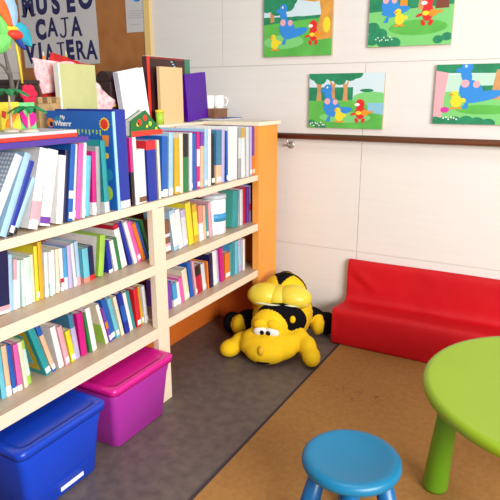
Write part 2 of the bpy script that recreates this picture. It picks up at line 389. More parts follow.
BOOK_COLOURS = {'white': (0.86, 0.85, 0.84), 'cream': (0.8, 0.72, 0.55), 'navy': (0.008, 0.012, 0.075), 'royal': (0.01, 0.03, 0.34), 'blue': (0.012, 0.11, 0.46), 'pale': (0.36, 0.58, 0.78), 'sky': (0.06, 0.34, 0.66), 'cyan': (0.14, 0.52, 0.66), 'teal': (0.02, 0.3, 0.33), 'mint': (0.55, 0.8, 0.7), 'green': (0.02, 0.2, 0.05), 'lime': (0.35, 0.6, 0.08), 'yellow': (0.8, 0.68, 0.03), 'gold': (0.65, 0.4, 0.02), 'orange': (0.8, 0.2, 0.02), 'peach': (0.8, 0.5, 0.32), 'pink': (0.8, 0.12, 0.45), 'rose': (0.75, 0.38, 0.45), 'magenta': (0.6, 0.01, 0.22), 'crimson': (0.5, 0.01, 0.04), 'red': (0.65, 0.02, 0.03), 'violet': (0.18, 0.05, 0.4), 'lilac': (0.5, 0.45, 0.72), 'black': (0.012, 0.012, 0.015), 'grey': (0.35, 0.36, 0.38), 'light': (0.66, 0.7, 0.74), 'brown': (0.22, 0.1, 0.05), 'salmon': (0.75, 0.28, 0.2), 'steel': (0.05, 0.2, 0.35), 'purple': (0.1, 0.0, 0.35)}
def bcol(c):
    if c == 'tealface': return mat('book_tealface', (.06, .36, .30), .4)
    if c == 'dots':
        m = mat('book_dots', (.50, .58, .66), .4)
        nt = m.node_tree
        if 'Voronoi Texture' not in nt.nodes:
            v = nt.nodes.new('ShaderNodeTexVoronoi'); v.inputs['Scale'].default_value = 70; v.inputs['Randomness'].default_value = .15
            r = nt.nodes.new('ShaderNodeValToRGB'); r.color_ramp.elements[0].position = .28; r.color_ramp.elements[1].position = .36
            r.color_ramp.elements[0].color = (.78, .80, .82, 1); r.color_ramp.elements[1].color = (.30, .40, .52, 1)
            nt.links.new(nt.nodes['Mapping'].outputs[0], v.inputs['Vector']); nt.links.new(v.outputs['Distance'], r.inputs[0]); nt.links.new(r.outputs[0], nt.nodes['Principled BSDF'].inputs['Base Color'])
        return m
    return mat('book_'+c, BOOK_COLOURS[c], .38, noise_amt=.10, scale=30)
m_page = mat('paper_pages', (.80, .77, .70), .8, noise_amt=.15, scale=60, stretch=(1, 40, 1))
m_sticker = mat('spine_sticker', (.85, .85, .84), .5)
def book_meshes(t, h, d, col, band, face, sticker):
    """book standing on its tail: spine at x=0 facing +x, depth to -x, thickness along y 0..t"""
    m = bcol(col); th = min(.0022, t*.22); c = MB()
    c.box((-d, 0, 0), (-.0008, th, h), m); c.box((-d, t-th, 0), (-.0008, t, h), m)
    # rounded spine
    n = 6; pts = [(-.003, 0, 0)]+[(.0025*math.sin(PI*i/n)-.0008, t*i/n, 0) for i in range(n+1)]+[(-.003, t, 0)]
    c.prism(pts, (0, 0, h), m)
    for i, (a, b, bc_) in enumerate(band):
        mm = bcol(bc_); pts = [(.0025*math.sin(PI*i/n)-.0002, t*i/n, h*a+.0002) for i in range(n+1)]+[(-.002, t*.9, h*a+.0002), (-.002, t*.1, h*a+.0002)]
        c.prism(pts, (0, 0, h*(b-a)-.0004), mm)
        if b-a > .1 and (b == 1 or a == 0):      # the colour wraps onto the covers
            c.box((-d, -.0003, h*a), (-.001, .0001, h*b), mm)
    for k, (u0, u1, v0, v1, fc) in enumerate(face):
        y = -.0003*(k+1)
        c.box((-d+d*u0, y, h*v0), (-d+d*u1-.001, y+.0002, h*v1), bcol(fc))
    p = MB(); p.box((-d+.003, th, .003), (-.002, t-th, h-.003), m_page)
    s = None
    if sticker and t > .007:
        s = MB(); s.box((.0012, t*.12, .010), (.0022+.0008, t*.88, .010+.022), m_sticker)
    return c, p, s
SIZE = lambda t, h: ('thick ' if t > .022 else 'slim ' if t < .011 else '')
seen = {}
for key, (rname, z, XF, lst) in ROWS.items():
    rr = random.Random(key)
    for i, (y, lean, t, h, d, col, desc, band, face) in enumerate(lst):
        if col == 'BIG': continue
        d = d or min(.30, max(.12, h*.78))
        c, p, s = book_meshes(t, h, d, col, band, face, rr.random() < .45)
        zc = z+.0003
        xoff = XF - rr.uniform(0, .010)
        root = empty('book', (xoff, 0, zc), (-lean, 0, 0))
        # lowest corner rests on the board
        root.location.y = y
        if lean > 0: root.location.z += t*math.sin(lean)
        c.build('cover', root); p.build('pages', root)
        if s: tag(s.build('spine_sticker', root))
        def nb(j):
            return lst[j][6] if 0 <= j < len(lst) else None
        l, r = nb(i-1), nb(i+1)
        l = 'big sun-patterned blue' if l == 'BIG' else l; r = 'big sun-patterned blue' if r == 'BIG' else r
        if l and r: where = 'between the %s and %s ones' % (l, r)
        elif l: where = 'at its right end beside the %s one' % l
        else: where = 'at its left end beside the %s one' % r
        ln = 'leaning ' if abs(lean) > .12 else ''
        lab = '%s%s book %son the %s shelf %s' % (SIZE(t, h), desc, ln, rname, where)
        wds = lab.split()
        if len(wds) > 16: lab = '%s book %son %s shelf %s' % (desc, ln, rname, where)
        if len(lab.split()) > 16: lab = '%s book on %s shelf %s' % (desc, rname, where.replace(' at its', ' at'))
        if len(lab.split()) > 16: lab = '%s %s-shelf book %s' % (desc, rname.replace(' ', '-'), where)
        if len(lab.split()) > 16: lab = '%s book on %s shelf %s' % (desc, rname, where)
        if lab in seen: print('DUP LABEL', lab)
        seen[lab] = 1
        tag(root, lab, 'book', 'picture books on the %s shelf' % rname)
# ---------------------------------------------------------------- the big blue picture book
m_blue = mat('big_book_blue', (.015, .13, .50), .35, noise_amt=.1, scale=4)
m_teal = mat('big_book_teal', (.02, .25, .45), .4)
m_red = mat('art_red', (.75, .04, .02), .5); m_yel = mat('art_yellow', (.85, .62, .03), .5); m_org = mat('art_orange', (.85, .25, .02), .5)
m_white = mat('art_white', (.85, .85, .84), .5); m_grn = mat('art_green', (.03, .30, .06), .5); m_lime = mat('art_lime', (.40, .62, .05), .5)
m_navy = mat('ink_navy', (.012, .015, .09), .6); m_pb = mat('art_paleblue', (.35, .62, .80), .5)
def disc(mb, c, r, m, depth=.0006, n=24, wob=0, waves=12):
    """flat disc facing -y"""
    rx, rz = r if isinstance(r, tuple) else (r, r)
    mb.prism([(c[0]+rx*(1+wob*math.cos(waves*2*PI*i/n))*math.cos(2*PI*i/n), c[1], c[2]+rz*(1+wob*math.cos(waves*2*PI*i/n))*math.sin(2*PI*i/n)) for i in range(n)], (0, -depth, 0), m)
BB = [r for r in ROWS['tl'][3] if r[5] == 'BIG'][0]
by, bt, bh, bd = BB[0], max(.016, BB[2]), BB[3], .335
big = empty('book', (-1.463, by, .9253)); tag(big, 'biggest book on the shelf, bright blue, with a red sun and white lettering', 'book', 'picture books on the top left shelf')
c = MB(); c.box((-bd, 0, 0), (0, .004, bh), m_blue); c.box((-bd, bt-.004, 0), (0, bt, bh), m_blue)
c.box((-.004, .0035, 0), (.0015, bt-.0035, bh), m_pb)
def sun(x, z, r):
    disc(c, (x, -.0001, z), r*1.28, m_yel, n=48, wob=.10); disc(c, (x, -.0008, z), r, m_red)
sun(-.036, bh-.045, .018)
disc(c, (-.315, -.0001, bh-.045), .018, m_org); disc(c, (-.309, -.0008, bh-.050), .009, m_navy)
c.prism([(-.052, -.0001, bh-.085), (-.018, -.0001, bh-.085), (-.024, -.0001, bh-.125), (-.046, -.0001, bh-.125)], (0, -.0006, 0), m_org)
disc(c, (-.036, -.0001, bh-.16), .011, m_yel); disc(c, (-.040, -.0001, bh-.30), (.022, .028), m_lime); disc(c, (-.03, -.0001, bh-.23), (.018, .022), m_teal)
disc(c, (-.272, -.0001, bh-.033), (.020, .012), m_teal)
for k in range(12): c.box((-.26+k*.018, -.0006, bh-.078-(k % 3)*.004), (-.254+k*.018, -.0001, bh-.066), m_lime)
c.build('cover', big)
MB().box((-bd+.004, .004, .004), (-.004, bt-.004, bh-.004), m_page).build('pages', big)
text_mesh('title', 'My', .020, m_white, big, (-.248, -.0004, bh-.030), (PI/2, 0, 0), .0006)
text_mesh('title', 'Winner', .028, m_white, big, (-.248, -.0004, bh-.056), (PI/2, 0, 0), .0008)

# house-shaped green book, its gable facing the room
hb = empty('book', (-1.478, 1.705, 1.1915)); tag(hb, 'small house-shaped book with a green roof cover resting on other books', 'book')
prof = [(0, 0), (.200, 0), (.197, .012), (.095, .098), (.004, .060)]
c = MB(); m_roof = mat('roof_green', (.01, .14, .03), .5)
c.prism([(-.001, y, z) for y, z in prof], (-.003, 0, 0), m_roof); c.prism([(-.031, y, z) for y, z in prof], (-.003, 0, 0), m_roof)
c.box((-.001, .004, .0), (.0003, .196, .020), m_red)
rr = random.Random(4)
for y, z, r, m in ((.055, .052, .013, m_red), (.09, .068, .012, m_red), (.045, .045, .008, m_yel), (.12, .045, .010, m_lime), (.158, .024, .008, m_lime), (.1, .035, .006, m_yel)):
    c.prism([(-.0009, y+r*math.cos(a*PI/6), z+r*math.sin(a*PI/6)) for a in range(12)], (.001, 0, 0), m)
c.build('cover', hb)
p = MB(); p.prism([(-.0045, .1+(y-.1)*.96, .003+z*.94) for y, z in prof], (-.026, 0, 0), m_page); p.build('pages', hb)
# red storybook lying on the yellow ones
lb = empty('book', (-1.62, 2.16, .8835)); tag(lb, 'thin red book lying flat across the tops of the yellow books', 'book')
c = MB(); c.box((0, 0, 0), (.14, .16, .0012), m_red); c.box((0, 0, .0068), (.14, .16, .008), m_red); c.box((0, 0, .0012), (.002, .16, .0068), m_red); c.build('cover', lb)
MB().box((.003, .002, .0014), (.138, .158, .0066), m_page).build('pages', lb)
# tub
m_tub = mat('tub_white', (.82, .86, .88), .3); m_tl = mat('tub_label', (.04, .30, .60), .4)
tb = empty('tub', (-1.56, 2.402, .6555)); tag(tb, 'round white plastic tub with a blue band between the books', 'tub')
MB().lathe([(0, 0), (.058, 0), (.062, .006), (.064, .178), (.060, .182), (0, .182)], m_tub).build('body', tb)
MB().lathe([(.0622, .070), (.0650, .070), (.0652, .110), (.0625, .110)], m_tl).build('label', tb)
MB().lathe([(0, .1825), (.066, .1825), (.067, .19), (.066, .202), (.055, .206), (.03, .206), (.028, .212), (0, .213)], mat('tub_lid', (.55, .62, .68), .35)).build('lid', tb)

# flat binders on top of the leaning books
m_purp = mat('binder_purple', (.07, .035, .30), .4); m_bwhite = mat('binder_white', (.52, .55, .62), .4)
bn = empty('binder', (-1.445, .86, 1.1935), (0, 0, .02)); tag(bn, 'purple-blue binder lying flat on top of the leaning books', 'binder')
c = MB(); c.box((-.28, 0, 0), (0, .60, .002), m_purp); c.box((-.28, 0, .016), (0, .60, .018), m_purp); c.box((-.003, 0, .002), (.0005, .60, .016), m_purp); c.build('cover', bn)
MB().box((-.275, .01, .0025), (-.006, .57, .0155), m_page).build('pages', bn)
bn = empty('binder', (-1.462, .84, 1.2125)); tag(bn, 'white binder with a red edge lying on the purple-blue binder', 'binder')
c = MB(); c.box((-.25, 0, 0), (0, .575, .002), m_red); c.box((-.25, 0, .020), (0, .575, .023), m_bwhite); c.box((-.003, 0, .002), (.0005, .575, .013), m_red); c.box((-.003, .0, .013), (.0005, .575, .020), m_bwhite); c.build('cover', bn)
MB().box((-.246, .004, .0025), (-.006, .566, .0195), m_page).build('pages', bn)
ZT = 1.2358
# toy palm trees
m_trunk = mat('palm_trunk', (.72, .55, .33), .6, noise_amt=.3, scale=60); m_leaf = mat('palm_leaf', (.02, .26, .08), .5, noise_amt=.4, scale=40)
m_sand = mat('sand_base', (.78, .66, .50), .7, noise_amt=.15, scale=30, bump=.2)
def palm(loc, h, label, sway):
    t = empty('toy_palm', loc); tag(t, label, 'toy palm', None)
    MB().lathe([(0, 0), (.030, 0), (.028, .004), (.014, .009), (0, .010)], m_sand, seg=24).build('base', t)
    pts = [(sway*(k/6)**2, 0, .008+h*k/6) for k in range(7)]
    MB().tube(pts, [.0045-.0003*k for k in range(7)], m_trunk, 8).build('trunk', t)
    top = Vector(pts[-1])
    for k in range(7):
        a = 2*PI*k/7+.3; L = .062; mb = MB(); W = .015
        rings = []
        for i in range(6):
            s_ = i/5; r = L*s_; z = .010*math.sin(PI*min(1, s_*1.1))-.012*s_*s_; ww = W*math.sin(PI*(.12+.85*s_))
            p = top+Vector((math.cos(a)*r, math.sin(a)*r, z)); q = Vector((-math.sin(a), math.cos(a), 0))*ww
            rings.append((mb.bm.verts.new(p-q-Vector((0, 0, .003))), mb.bm.verts.new(p+Vector((0, 0, .0015))), mb.bm.verts.new(p+q-Vector((0, 0, .003)))))
        i = mb.slot(m_leaf)
        for A, B in zip(rings, rings[1:]):
            mb.bm.faces.new((A[0], A[1], B[1], B[0])); mb.bm.faces.new((A[1], A[2], B[2], B[1]))
        o = mb.build('frond', t); md = o.modifiers.new('s', 'SOLIDIFY'); md.thickness = .001
palm((-1.56, 1.235, ZT), .115, 'tall toy palm tree with drooping green fronds on the white binder', .004)
palm((-1.512, 1.262, ZT), .062, 'short toy palm tree standing in front of the yellow craft card', .003)
# craft cards
def card(name, y0, y1, z0, z1, x, m, label, cat, th=.006):
    o = empty(name, (x, y0, z0)); tag(o, label, cat); MB().box((-th, 0, 0), (0, y1-y0, z1-z0), m).build('board', o); return o
m_cy = mat('card_yellow', (.80, .66, .04), .6); m_cg = mat('card_green', (.16, .62, .22), .6); m_cm = mat('felt_magenta', (.70, .01, .28), .8, bump=.2, scale=80)
o = card('craft_card', 1.244, 1.318, ZT, ZT+.09, -1.618, m_cy, 'yellow painted card with an orange fish shape behind the palm trees', 'card', .03)
mb = MB(); mb.prism([(.0005, .012, .012), (.0005, .030, .008), (.0005, .060, .045), (.0005, .070, .060), (.0005, .045, .050), (.0005, .020, .032)], (.003, 0, 0), m_org)
mb.prism([(.0005, .002, .045), (.0005, .014, .038), (.0005, .020, .060), (.0005, .006, .064)], (.003, 0, 0), m_red); mb.build('cutout', o)
o = card('craft_card', 1.3205, 1.386, ZT, ZT+.088, -1.622, m_cg, 'light green card wearing a magenta felt zigzag beside the yellow one', 'card', .03)
mb = MB(); mb.prism([(.0005, -.010, .072), (.0005, .006, .070), (.0005, .024, .038), (.0005, .044, .068), (.0005, .060, .062), (.0005, .064, .030), (.0005, .052, .012), (.0005, .020, .004), (.0005, .004, .026)], (.006, 0, 0), m_cm)
bevel(mb.build('felt_shape', o), .002)
# ---- things standing on the divider ledge (z 1.20)
ZL = 1.2002
def notebook(x, y0, y1, z1, t, m, label, tilt=0, cat='notebook', pages=True, spine_m=None, name='notebook', lean=.0):
    o = empty(name, (x, y0, ZL), (tilt, lean, 0)); tag(o, label, cat); wd = y1-y0; h = z1-ZL
    c = MB(); c.box((-.002, 0, 0), (0, wd, h), m); c.box((-t, 0, 0), (-t+.002, wd, h), m); c.box((-t+.002, 0, 0), (-.002, .002, h), spine_m or m)
    if tilt: o.location.z += (wd*math.sin(-tilt) if tilt < 0 else 0)
    c.build('cover', o)
    MB().box((-t+.0022, .0022, .003), (-.0022, wd-.003, h-.003), m_page).build('pages', o); return o
m_pv = mat('cover_purple', (.085, .0, .36), .35, noise_amt=.3, scale=4); m_tan = mat('cover_tan', (.74, .52, .27), .6); m_wh = mat('cover_white', (.86, .88, .92), .4)
o = notebook(-1.862, 2.632, 2.835, 1.452, .022, m_pv, 'shiny purple notebook standing tilted beside the tan folder', .10)
o = notebook(-1.862, 2.392, 2.588, 1.485, .018, m_tan, 'plain tan folder standing upright before the dark picture book', 0, 'folder', name='folder')
o = notebook(-1.858, 2.118, 2.300, 1.450, .030, m_wh, 'bright white box file standing tilted behind the green roof book', .16, 'notebook', spine_m=mat('cover_palegrey', (.45, .50, .60), .5))
mb = MB()
for k in range(3): mb.box((.0002, .06+k*.01, .06-k*.014), (.0006, .15, .063-k*.014), mat('ink_grey', (.45, .47, .5), .6))
mb.build('lettering', o)
# dark picture book with red and green edges
o = empty('picture_book', (-1.915, 2.36, ZL)); tag(o, 'large dark picture book with red left and green right edge on the ledge', 'book')
m_dk = mat('cover_dark', (.035, .015, .02), .35, col2=(.10, .02, .02), scale=8)
c = MB(); c.box((-.03, 0, 0), (0, .375, .335), m_dk); c.box((0, 0, 0), (.0008, .022, .335), m_red); c.box((0, .325, 0), (.0008, .375, .335), mat('edge_green', (.06, .22, .13), .5)); c.box((0, .022, .325), (.0008, .325, .335), mat('edge_maroon', (.25, .03, .03), .5))
for k in range(6): c.box((.0, .20+k*.012, .312-k*.012), (.0009, .216+k*.012, .318-k*.012), m_pb)
c.build('cover', o); MB().box((-.028, .004, .3352), (-.002, .371, .337), m_page).build('pages', o)
# gold-studded dark chest
o = empty('toy_chest', (-1.915, 2.085, ZL)); tag(o, 'dark brown toy chest studded with gold buttons behind the white box file', 'toy chest')
m_ch = mat('chest_brown', (.035, .012, .012), .5, noise_amt=.5, scale=14, bump=.3); m_gold = mat('gold_button', (.75, .48, .04), .35, metal=.3)
bevel(MB().box((-.09, 0, 0), (0, .268, .21), m_ch).build('body', o), .006)
mb = MB(); n = 10; mb.prism([(-.045+.045*math.cos(PI*i/n), 0, .2102+.045*math.sin(PI*i/n)) for i in range(n+1)], (0, .268, 0), m_ch); mb.build('lid', o)
for y, z in ((.04, .17), (.02, .10), (.245, .12), (.245, .16), (.245, .20), (.225, .06), (.10, .19)):
    MB().ball((.001, y, z), (.004, .009, .009), m_gold, seg=12).build('button', o)
# small yellow-lidded jar
o = empty('jar', (-1.835, 2.345, ZL)); tag(o, 'little green jar with a yellow rim beside the white box file', 'jar')
MB().lathe([(0, 0), (.020, 0), (.021, .06), (0, .06)], m_lime, seg=24).build('body', o)
MB().lathe([(0, .0602), (.023, .0602), (.023, .073), (0, .074)], m_yel, seg=24).build('lid', o)
# cream paper bag
m_crm = mat('bag_cream', (.54, .54, .25), .75, col2=(.47, .49, .21), scale=9, bump=.5); m_bw = mat('bag_white', (.85, .84, .74), .7)
o = empty('paper_bag', (-1.845, 1.722, ZL)); tag(o, 'pale yellow-green paper bag standing behind the big blue book', 'bag')
bevel(MB().box((-.03, 0, 0), (0, .200, .272), m_crm).build('bag', o), .002)
MB().box((-.028, -.0085, 0), (-.001, -.0004, .272), m_bw).build('gusset', o)
# pink check cloth and red cloth draped behind the bag
def cloth(name, pts2, x, th, m, label, seed):
    """upright crumpled cloth: pts2 = outline (y, z) as a fan grid"""
    o = MB(); bm = o.bm; N = 16; i = o.slot(m)
    (y0, z0), (y1, z1), (y2, z2), (y3, z3) = pts2
    g_ = []
    for a in range(N+1):
        row = []
        for b in range(N+1):
            s_, t_ = a/N, b/N
            y = (y0*(1-s_)+y1*s_)*(1-t_)+(y3*(1-s_)+y2*s_)*t_; z = (z0*(1-s_)+z1*s_)*(1-t_)+(z3*(1-s_)+z2*s_)*t_
            nz = noise.noise(Vector((y*14+seed, z*10, seed)))
            row.append(bm.verts.new((x+.010*nz+.006*math.sin(y*90+z*20), y+.012*noise.noise(Vector((seed, z*18, y*9)))*(1-t_*0), max(ZL+.003, z+.010*noise.noise(Vector((y*25, seed, z*3)))*(t_)))))
        g_.append(row)
    for a in range(N):
        for b in range(N):
            f = bm.faces.new((g_[a][b], g_[a+1][b], g_[a+1][b+1], g_[a][b+1])); f.smooth = True; f.material_index = i
    ob = o.build(name); md = ob.modifiers.new('s', 'SOLIDIFY'); md.thickness = th; return tag(ob, label, 'cloth')
m_pink = mat('cloth_pink', (.85, .34, .40), .9, col2=(.86, .66, .66), scale=45, bump=.3); m_rc = mat('cloth_red', (.62, .02, .02), .9, bump=.3, noise_amt=.3)
cloth('cloth', [(1.86, ZL), (2.06, ZL+.01), (2.105, 1.325), (1.92, 1.46)], -1.925, .006, m_pink, 'pale pink checked cloth spilling down right of the cream bag', 3.1)
cloth('cloth', [(1.69, ZL+.15), (1.90, ZL+.18), (1.90, 1.480), (1.655, 1.490)], -1.935, .008, m_pink, 'pink ruffled cloth bunched above the cream bag', 5.3)
cloth('cloth', [(1.665, ZL), (1.86, ZL), (2.02, 1.475), (1.78, 1.520)], -1.958, .006, m_rc, 'plain red cloth between the cream bag and the pink cloths', 8.7)
# pencils poking up
for y, z, m, nm in ((1.760, 1.525, m_org, 'orange'), (1.885, 1.535, m_lime, 'green')):
    o = empty('pencil', (-1.975, y, ZL)); tag(o, '%s craft stick poking up above the pink ruffled cloth' % nm, 'stick')
    MB().tube([(0, 0, 0), (0, 0, z-ZL-.02)], .006, m, 8).build('shaft', o)
    MB().tube([(0, 0, z-ZL-.0198), (0, 0, z-ZL)], [.006, .001], m_sand, 8).build('tip', o)
# dark toy castle and crimson ball behind craft cards
m_brk = mat('castle_tan', (.50, .32, .14), .7, noise_amt=.3, scale=30)
o = empty('toy_castle', (-1.85, 1.60, ZL)); tag(o, 'tan toy castle wall with square battlements left of the cream bag', 'toy castle')
mb = MB(); mb.box((-.04, 0, 0), (0, .12, .115), m_brk)
for k in range(3): mb.box((-.04, .002+k*.046, .115), (0, .024+k*.046, .14), m_brk)
bevel(mb.build('wall', o), .002)
o = empty('toy_box', (-1.905, 1.565, ZL)); tag(o, 'dark toy box standing behind the tan toy castle', 'box')
bevel(MB().box((-.09, -.045, 0), (0, .095, .19), m_ch).build('body', o), .004); MB().box((-.093, -.048, .1902), (.003, .098, .205), m_ch).build('lid', o)
o = empty('felt_flower', (-1.845, 1.552, ZL)); tag(o, 'crimson felt flower on a short stem above the green card', 'flower')
m_cr = mat('felt_crimson', (.62, .012, .06), .85, bump=.4, scale=50)
MB().tube([(0, 0, 0), (0, 0, .13)], .004, m_grn, 8).build('stem', o)
for k in range(6): MB().ball((.004, .022*math.cos(k*PI/3), .150+.022*math.sin(k*PI/3)), (.010, .018, .018), m_cr, seg=12).build('petal', o)
MB().ball((.010, 0, .15), (.008, .014, .014), m_cr, seg=12).build('centre', o)
# branch in a small pot, with crepe streamers
o = empty('branch', (-1.878, 1.430, ZL)); tag(o, 'bare grey forked branch standing in a pot left of the poster', 'branch')
m_bark = mat('bark', (.16, .14, .12), .85, noise_amt=.5, scale=25, bump=.6)
MB().lathe([(0, 0), (.035, 0), (.042, .06), (.038, .06), (.036, .05), (0, .05)], mat('pot_clay', (.35, .12, .05), .7), seg=24).build('pot', o)
MB().tube([(0, .0, .03), (0, .060, .09), (0, .080, .16), (.002, .074, .22), (0, .066, .28), (0, .058, .34)], [.013, .012, .010, .008, .006, .005], m_bark, 10).build('stem', o)
MB().tube([(.001, .074, .215), (0, .055, .245), (0, .032, .262), (0, .012, .29)], [.006, .005, .004, .003], m_bark, 8).build('twig', o)
MB().tube([(0, .080, .15), (0, .098, .17), (0, .112, .205)], [.005, .004, .003], m_bark, 8).build('twig', o)
def streamer(pts, wdt, col, name, parent):
    mb = MB(); m = mat('crepe_'+name, col, .7, noise_amt=.25, scale=40, bump=.4, stretch=(1, 6, 1)); i = mb.slot(m)
    rows = []
    pts = [Vector(p) for p in pts]; n = len(pts)
    for k, p in enumerate(pts):
        t = (pts[min(k+1, n-1)]-pts[max(k-1, 0)]).normalized(); s_ = Vector((1, 0, 0)).cross(t).normalized()
        ww = wdt*math.sin(PI*(.15+.8*k/(n-1)))
        rows.append([mb.bm.verts.new(p+s_*ww*(j/6-.5)*2+Vector((.012*math.cos((j/6-.5)*PI), 0, 0))) for j in range(7)])
    for A, B in zip(rows, rows[1:]):
        for j in range(6):
            f = mb.bm.faces.new((A[j], A[j+1], B[j+1], B[j])); f.smooth = True
    ob = mb.build('petal', parent); md = ob.modifiers.new('s', 'SOLIDIFY'); md.thickness = .002; md2 = ob.modifiers.new('u', 'SUBSURF'); md2.levels = md2.render_levels = 1
    return tag(ob, '%s crepe paper petal' % name)
q = empty('paper_flower', (-1.88, 1.528, ZL+.37)); tag(q, 'big many-coloured crepe paper flower tied on top of the branch', 'paper flower')
q.scale = (1.12, 1.12, 1.12)
streamer([(0, -.010, .0), (0, -.035, .03), (0, -.060, .02), (0, -.085, -.02)], .045, (.20, .70, .16), 'light green', q)
streamer([(.004, -.004, -.006), (.004, -.03, -.03), (.004, -.065, -.05), (.004, -.08, -.07)], .032, (.20, .70, .16), 'light green', q)
streamer([(.006, .0, .02), (.006, -.015, .06), (.006, -.035, .10), (.006, -.05, .15)], .024, (.85, .16, .02), 'orange', q)
streamer([(.0, .010, .02), (.0, .015, .06), (.0, .005, .11), (.0, -.01, .16)], .034, (.35, .58, .85), 'light blue', q)
streamer([(.002, .008, .0), (.002, .040, .015), (.002, .065, .0), (.002, .075, -.04)], .038, (.02, .42, .58), 'teal', q)
streamer([(.004, .012, -.01), (.004, .035, -.03), (.004, .050, -.05)], .018, (.02, .06, .35), 'dark blue', q)
MB().ball((.012, .010, -.004), (.016, .030, .016), m_red, seg=16).build('centre', q)
MB().ball((.006, .004, .014), (.012, .026, .010), m_yel, seg=16).build('centre', q)
MB().tube([(.0, -.004, .0), (.0, -.008, -.05)], .004, m_yel, 8).build('tie', q)
MB().tube([(.0, .016, -.01), (.0, .024, -.08), (.002, .026, -.16)], .004, m_yel, 8).build('ribbon', q)
# small things at the right end of the ledge
m_bx = mat('box_brown', (.30, .13, .06), .7, noise_amt=.3); m_bp = mat('folder_blue', (.02, .12, .38), .5)
o = empty('folder', (-1.99, 2.835, ZL)); tag(o, 'dark blue folder lying flat at the far end of the ledge', 'folder')
c = MB(); c.box((0, 0, 0), (.24, .20, .002), m_bp); c.box((0, 0, .012), (.24, .20, .014), m_bp); c.box((0, 0, .002), (.003, .20, .012), m_bp); c.build('cover', o); MB().box((.004, .003, .0022), (.235, .196, .0118), m_page).build('pages', o)
o = empty('box', (-1.93, 2.85, ZL+.0143)); tag(o, 'low brown cardboard box under the white mugs', 'box')
MB().box((0, 0, 0), (.10, .14, .042), m_bx).build('body', o); MB().box((-.002, -.002, .0422), (.102, .142, .052), m_bx).build('lid', o)
m_mug = mat('mug_white', (.88, .89, .90), .25)
def mug(loc, rz, label):
    o = empty('mug', loc, (0, 0, rz)); tag(o, label, 'mug', None)
    MB().lathe([(0, 0), (.028, 0), (.031, .004), (.032, .075), (.030, .076), (.028, .07), (.027, .006), (0, .006)], m_mug, seg=32).build('body', o)
    MB().tube([(.031, 0, .062), (.046, 0, .062), (.054, 0, .05), (.054, 0, .032), (.046, 0, .018), (.031, 0, .016)], .0045, m_mug, 8).build('handle', o)
mug((-1.89, 2.885, ZL+.0667), -2.0, 'left white mug on the brown box, its handle turned away')
mug((-1.865, 2.952, ZL+.0667), .3, 'right white mug on the brown box, nearer the wall')

# ---------------------------------------------------------------- storage bins
def bin_(name, loc, L, Wd, H, m, mlid, label, notch=None):
    """lidded storage bin: L along y, Wd along -x from the front face at x=0"""
    o = empty(name, loc); tag(o, label, 'storage bin')
    def ring(mb, x0, x1, y0, y1, z, r=.028):
        vs = []
        for cx, cy, a0 in ((x1-r, y1-r, 0), (x0+r, y1-r, PI/2), (x0+r, y0+r, PI), (x1-r, y0+r, 1.5*PI)):
            for k in range(6): a = a0+k*PI/10; vs.append(mb.bm.verts.new((cx+r*math.cos(a), cy+r*math.sin(a), z)))
        return vs
    def skin(mb, rings, m):
        i = mb.slot(m); n = len(rings[0])
        for A, B in zip(rings, rings[1:]):
            for k in range(n): f = mb.bm.faces.new((A[k], A[(k+1) % n], B[(k+1) % n], B[k])); f.material_index = i; f.smooth = True
        mb.bm.faces.new(rings[0][::-1]).material_index = i; mb.bm.faces.new(rings[-1]).material_index = i
    tp = .034
    b = MB(); R = []
    for z, q_ in ((0, tp+.008), (.006, tp), (H*.72, tp*.45), (H*.74, tp*.40), (H-.045, tp*.25), (H-.022, tp*.2)):
        R.append(ring(b, -Wd+q_, -q_, q_, L-q_, z))
    skin(b, R, m)
    b.build('body', o)
    l = MB(); R = []
    for z, q_ in ((H-.030, -.002), (H-.006, -.004), (H-.001, .002), (H, .008), (H, .026), (H-.004, .030)):
        R.append(ring(l, -Wd+q_, -q_, q_, L-q_, z))
    skin(l, R, mlid); l.build('lid', o)
    return o, tp
m_pkb = mat('plastic_pink', (.48, .035, .42), .28, noise_amt=.1, scale=3); m_pkl = mat('lid_pink', (.62, .01, .25), .25)
m_blb = mat('plastic_blue', (.008, .065, .68), .3, noise_amt=.1, scale=3); m_bll = mat('lid_blue', (.006, .050, .50), .3)
bin_('storage_bin', (-1.370, 1.402, .0003), .372, .37, .280, m_pkb, m_pkl, 'magenta plastic storage bin with lid under the bottom shelf')
o, tp = bin_('storage_bin', (-1.355, .968, .0003), .378, .38, .280, m_blb, m_bll, 'dark blue plastic storage bin with lid and white sticker')
s = MB(); s.box((-.0345, .165, .022), (-.0305, .27, .038), m_white)
s.build('label', o)
MB().box((-.0300, .09, .066), (-.0272, .30, .070), m_bll).build('seam', o)

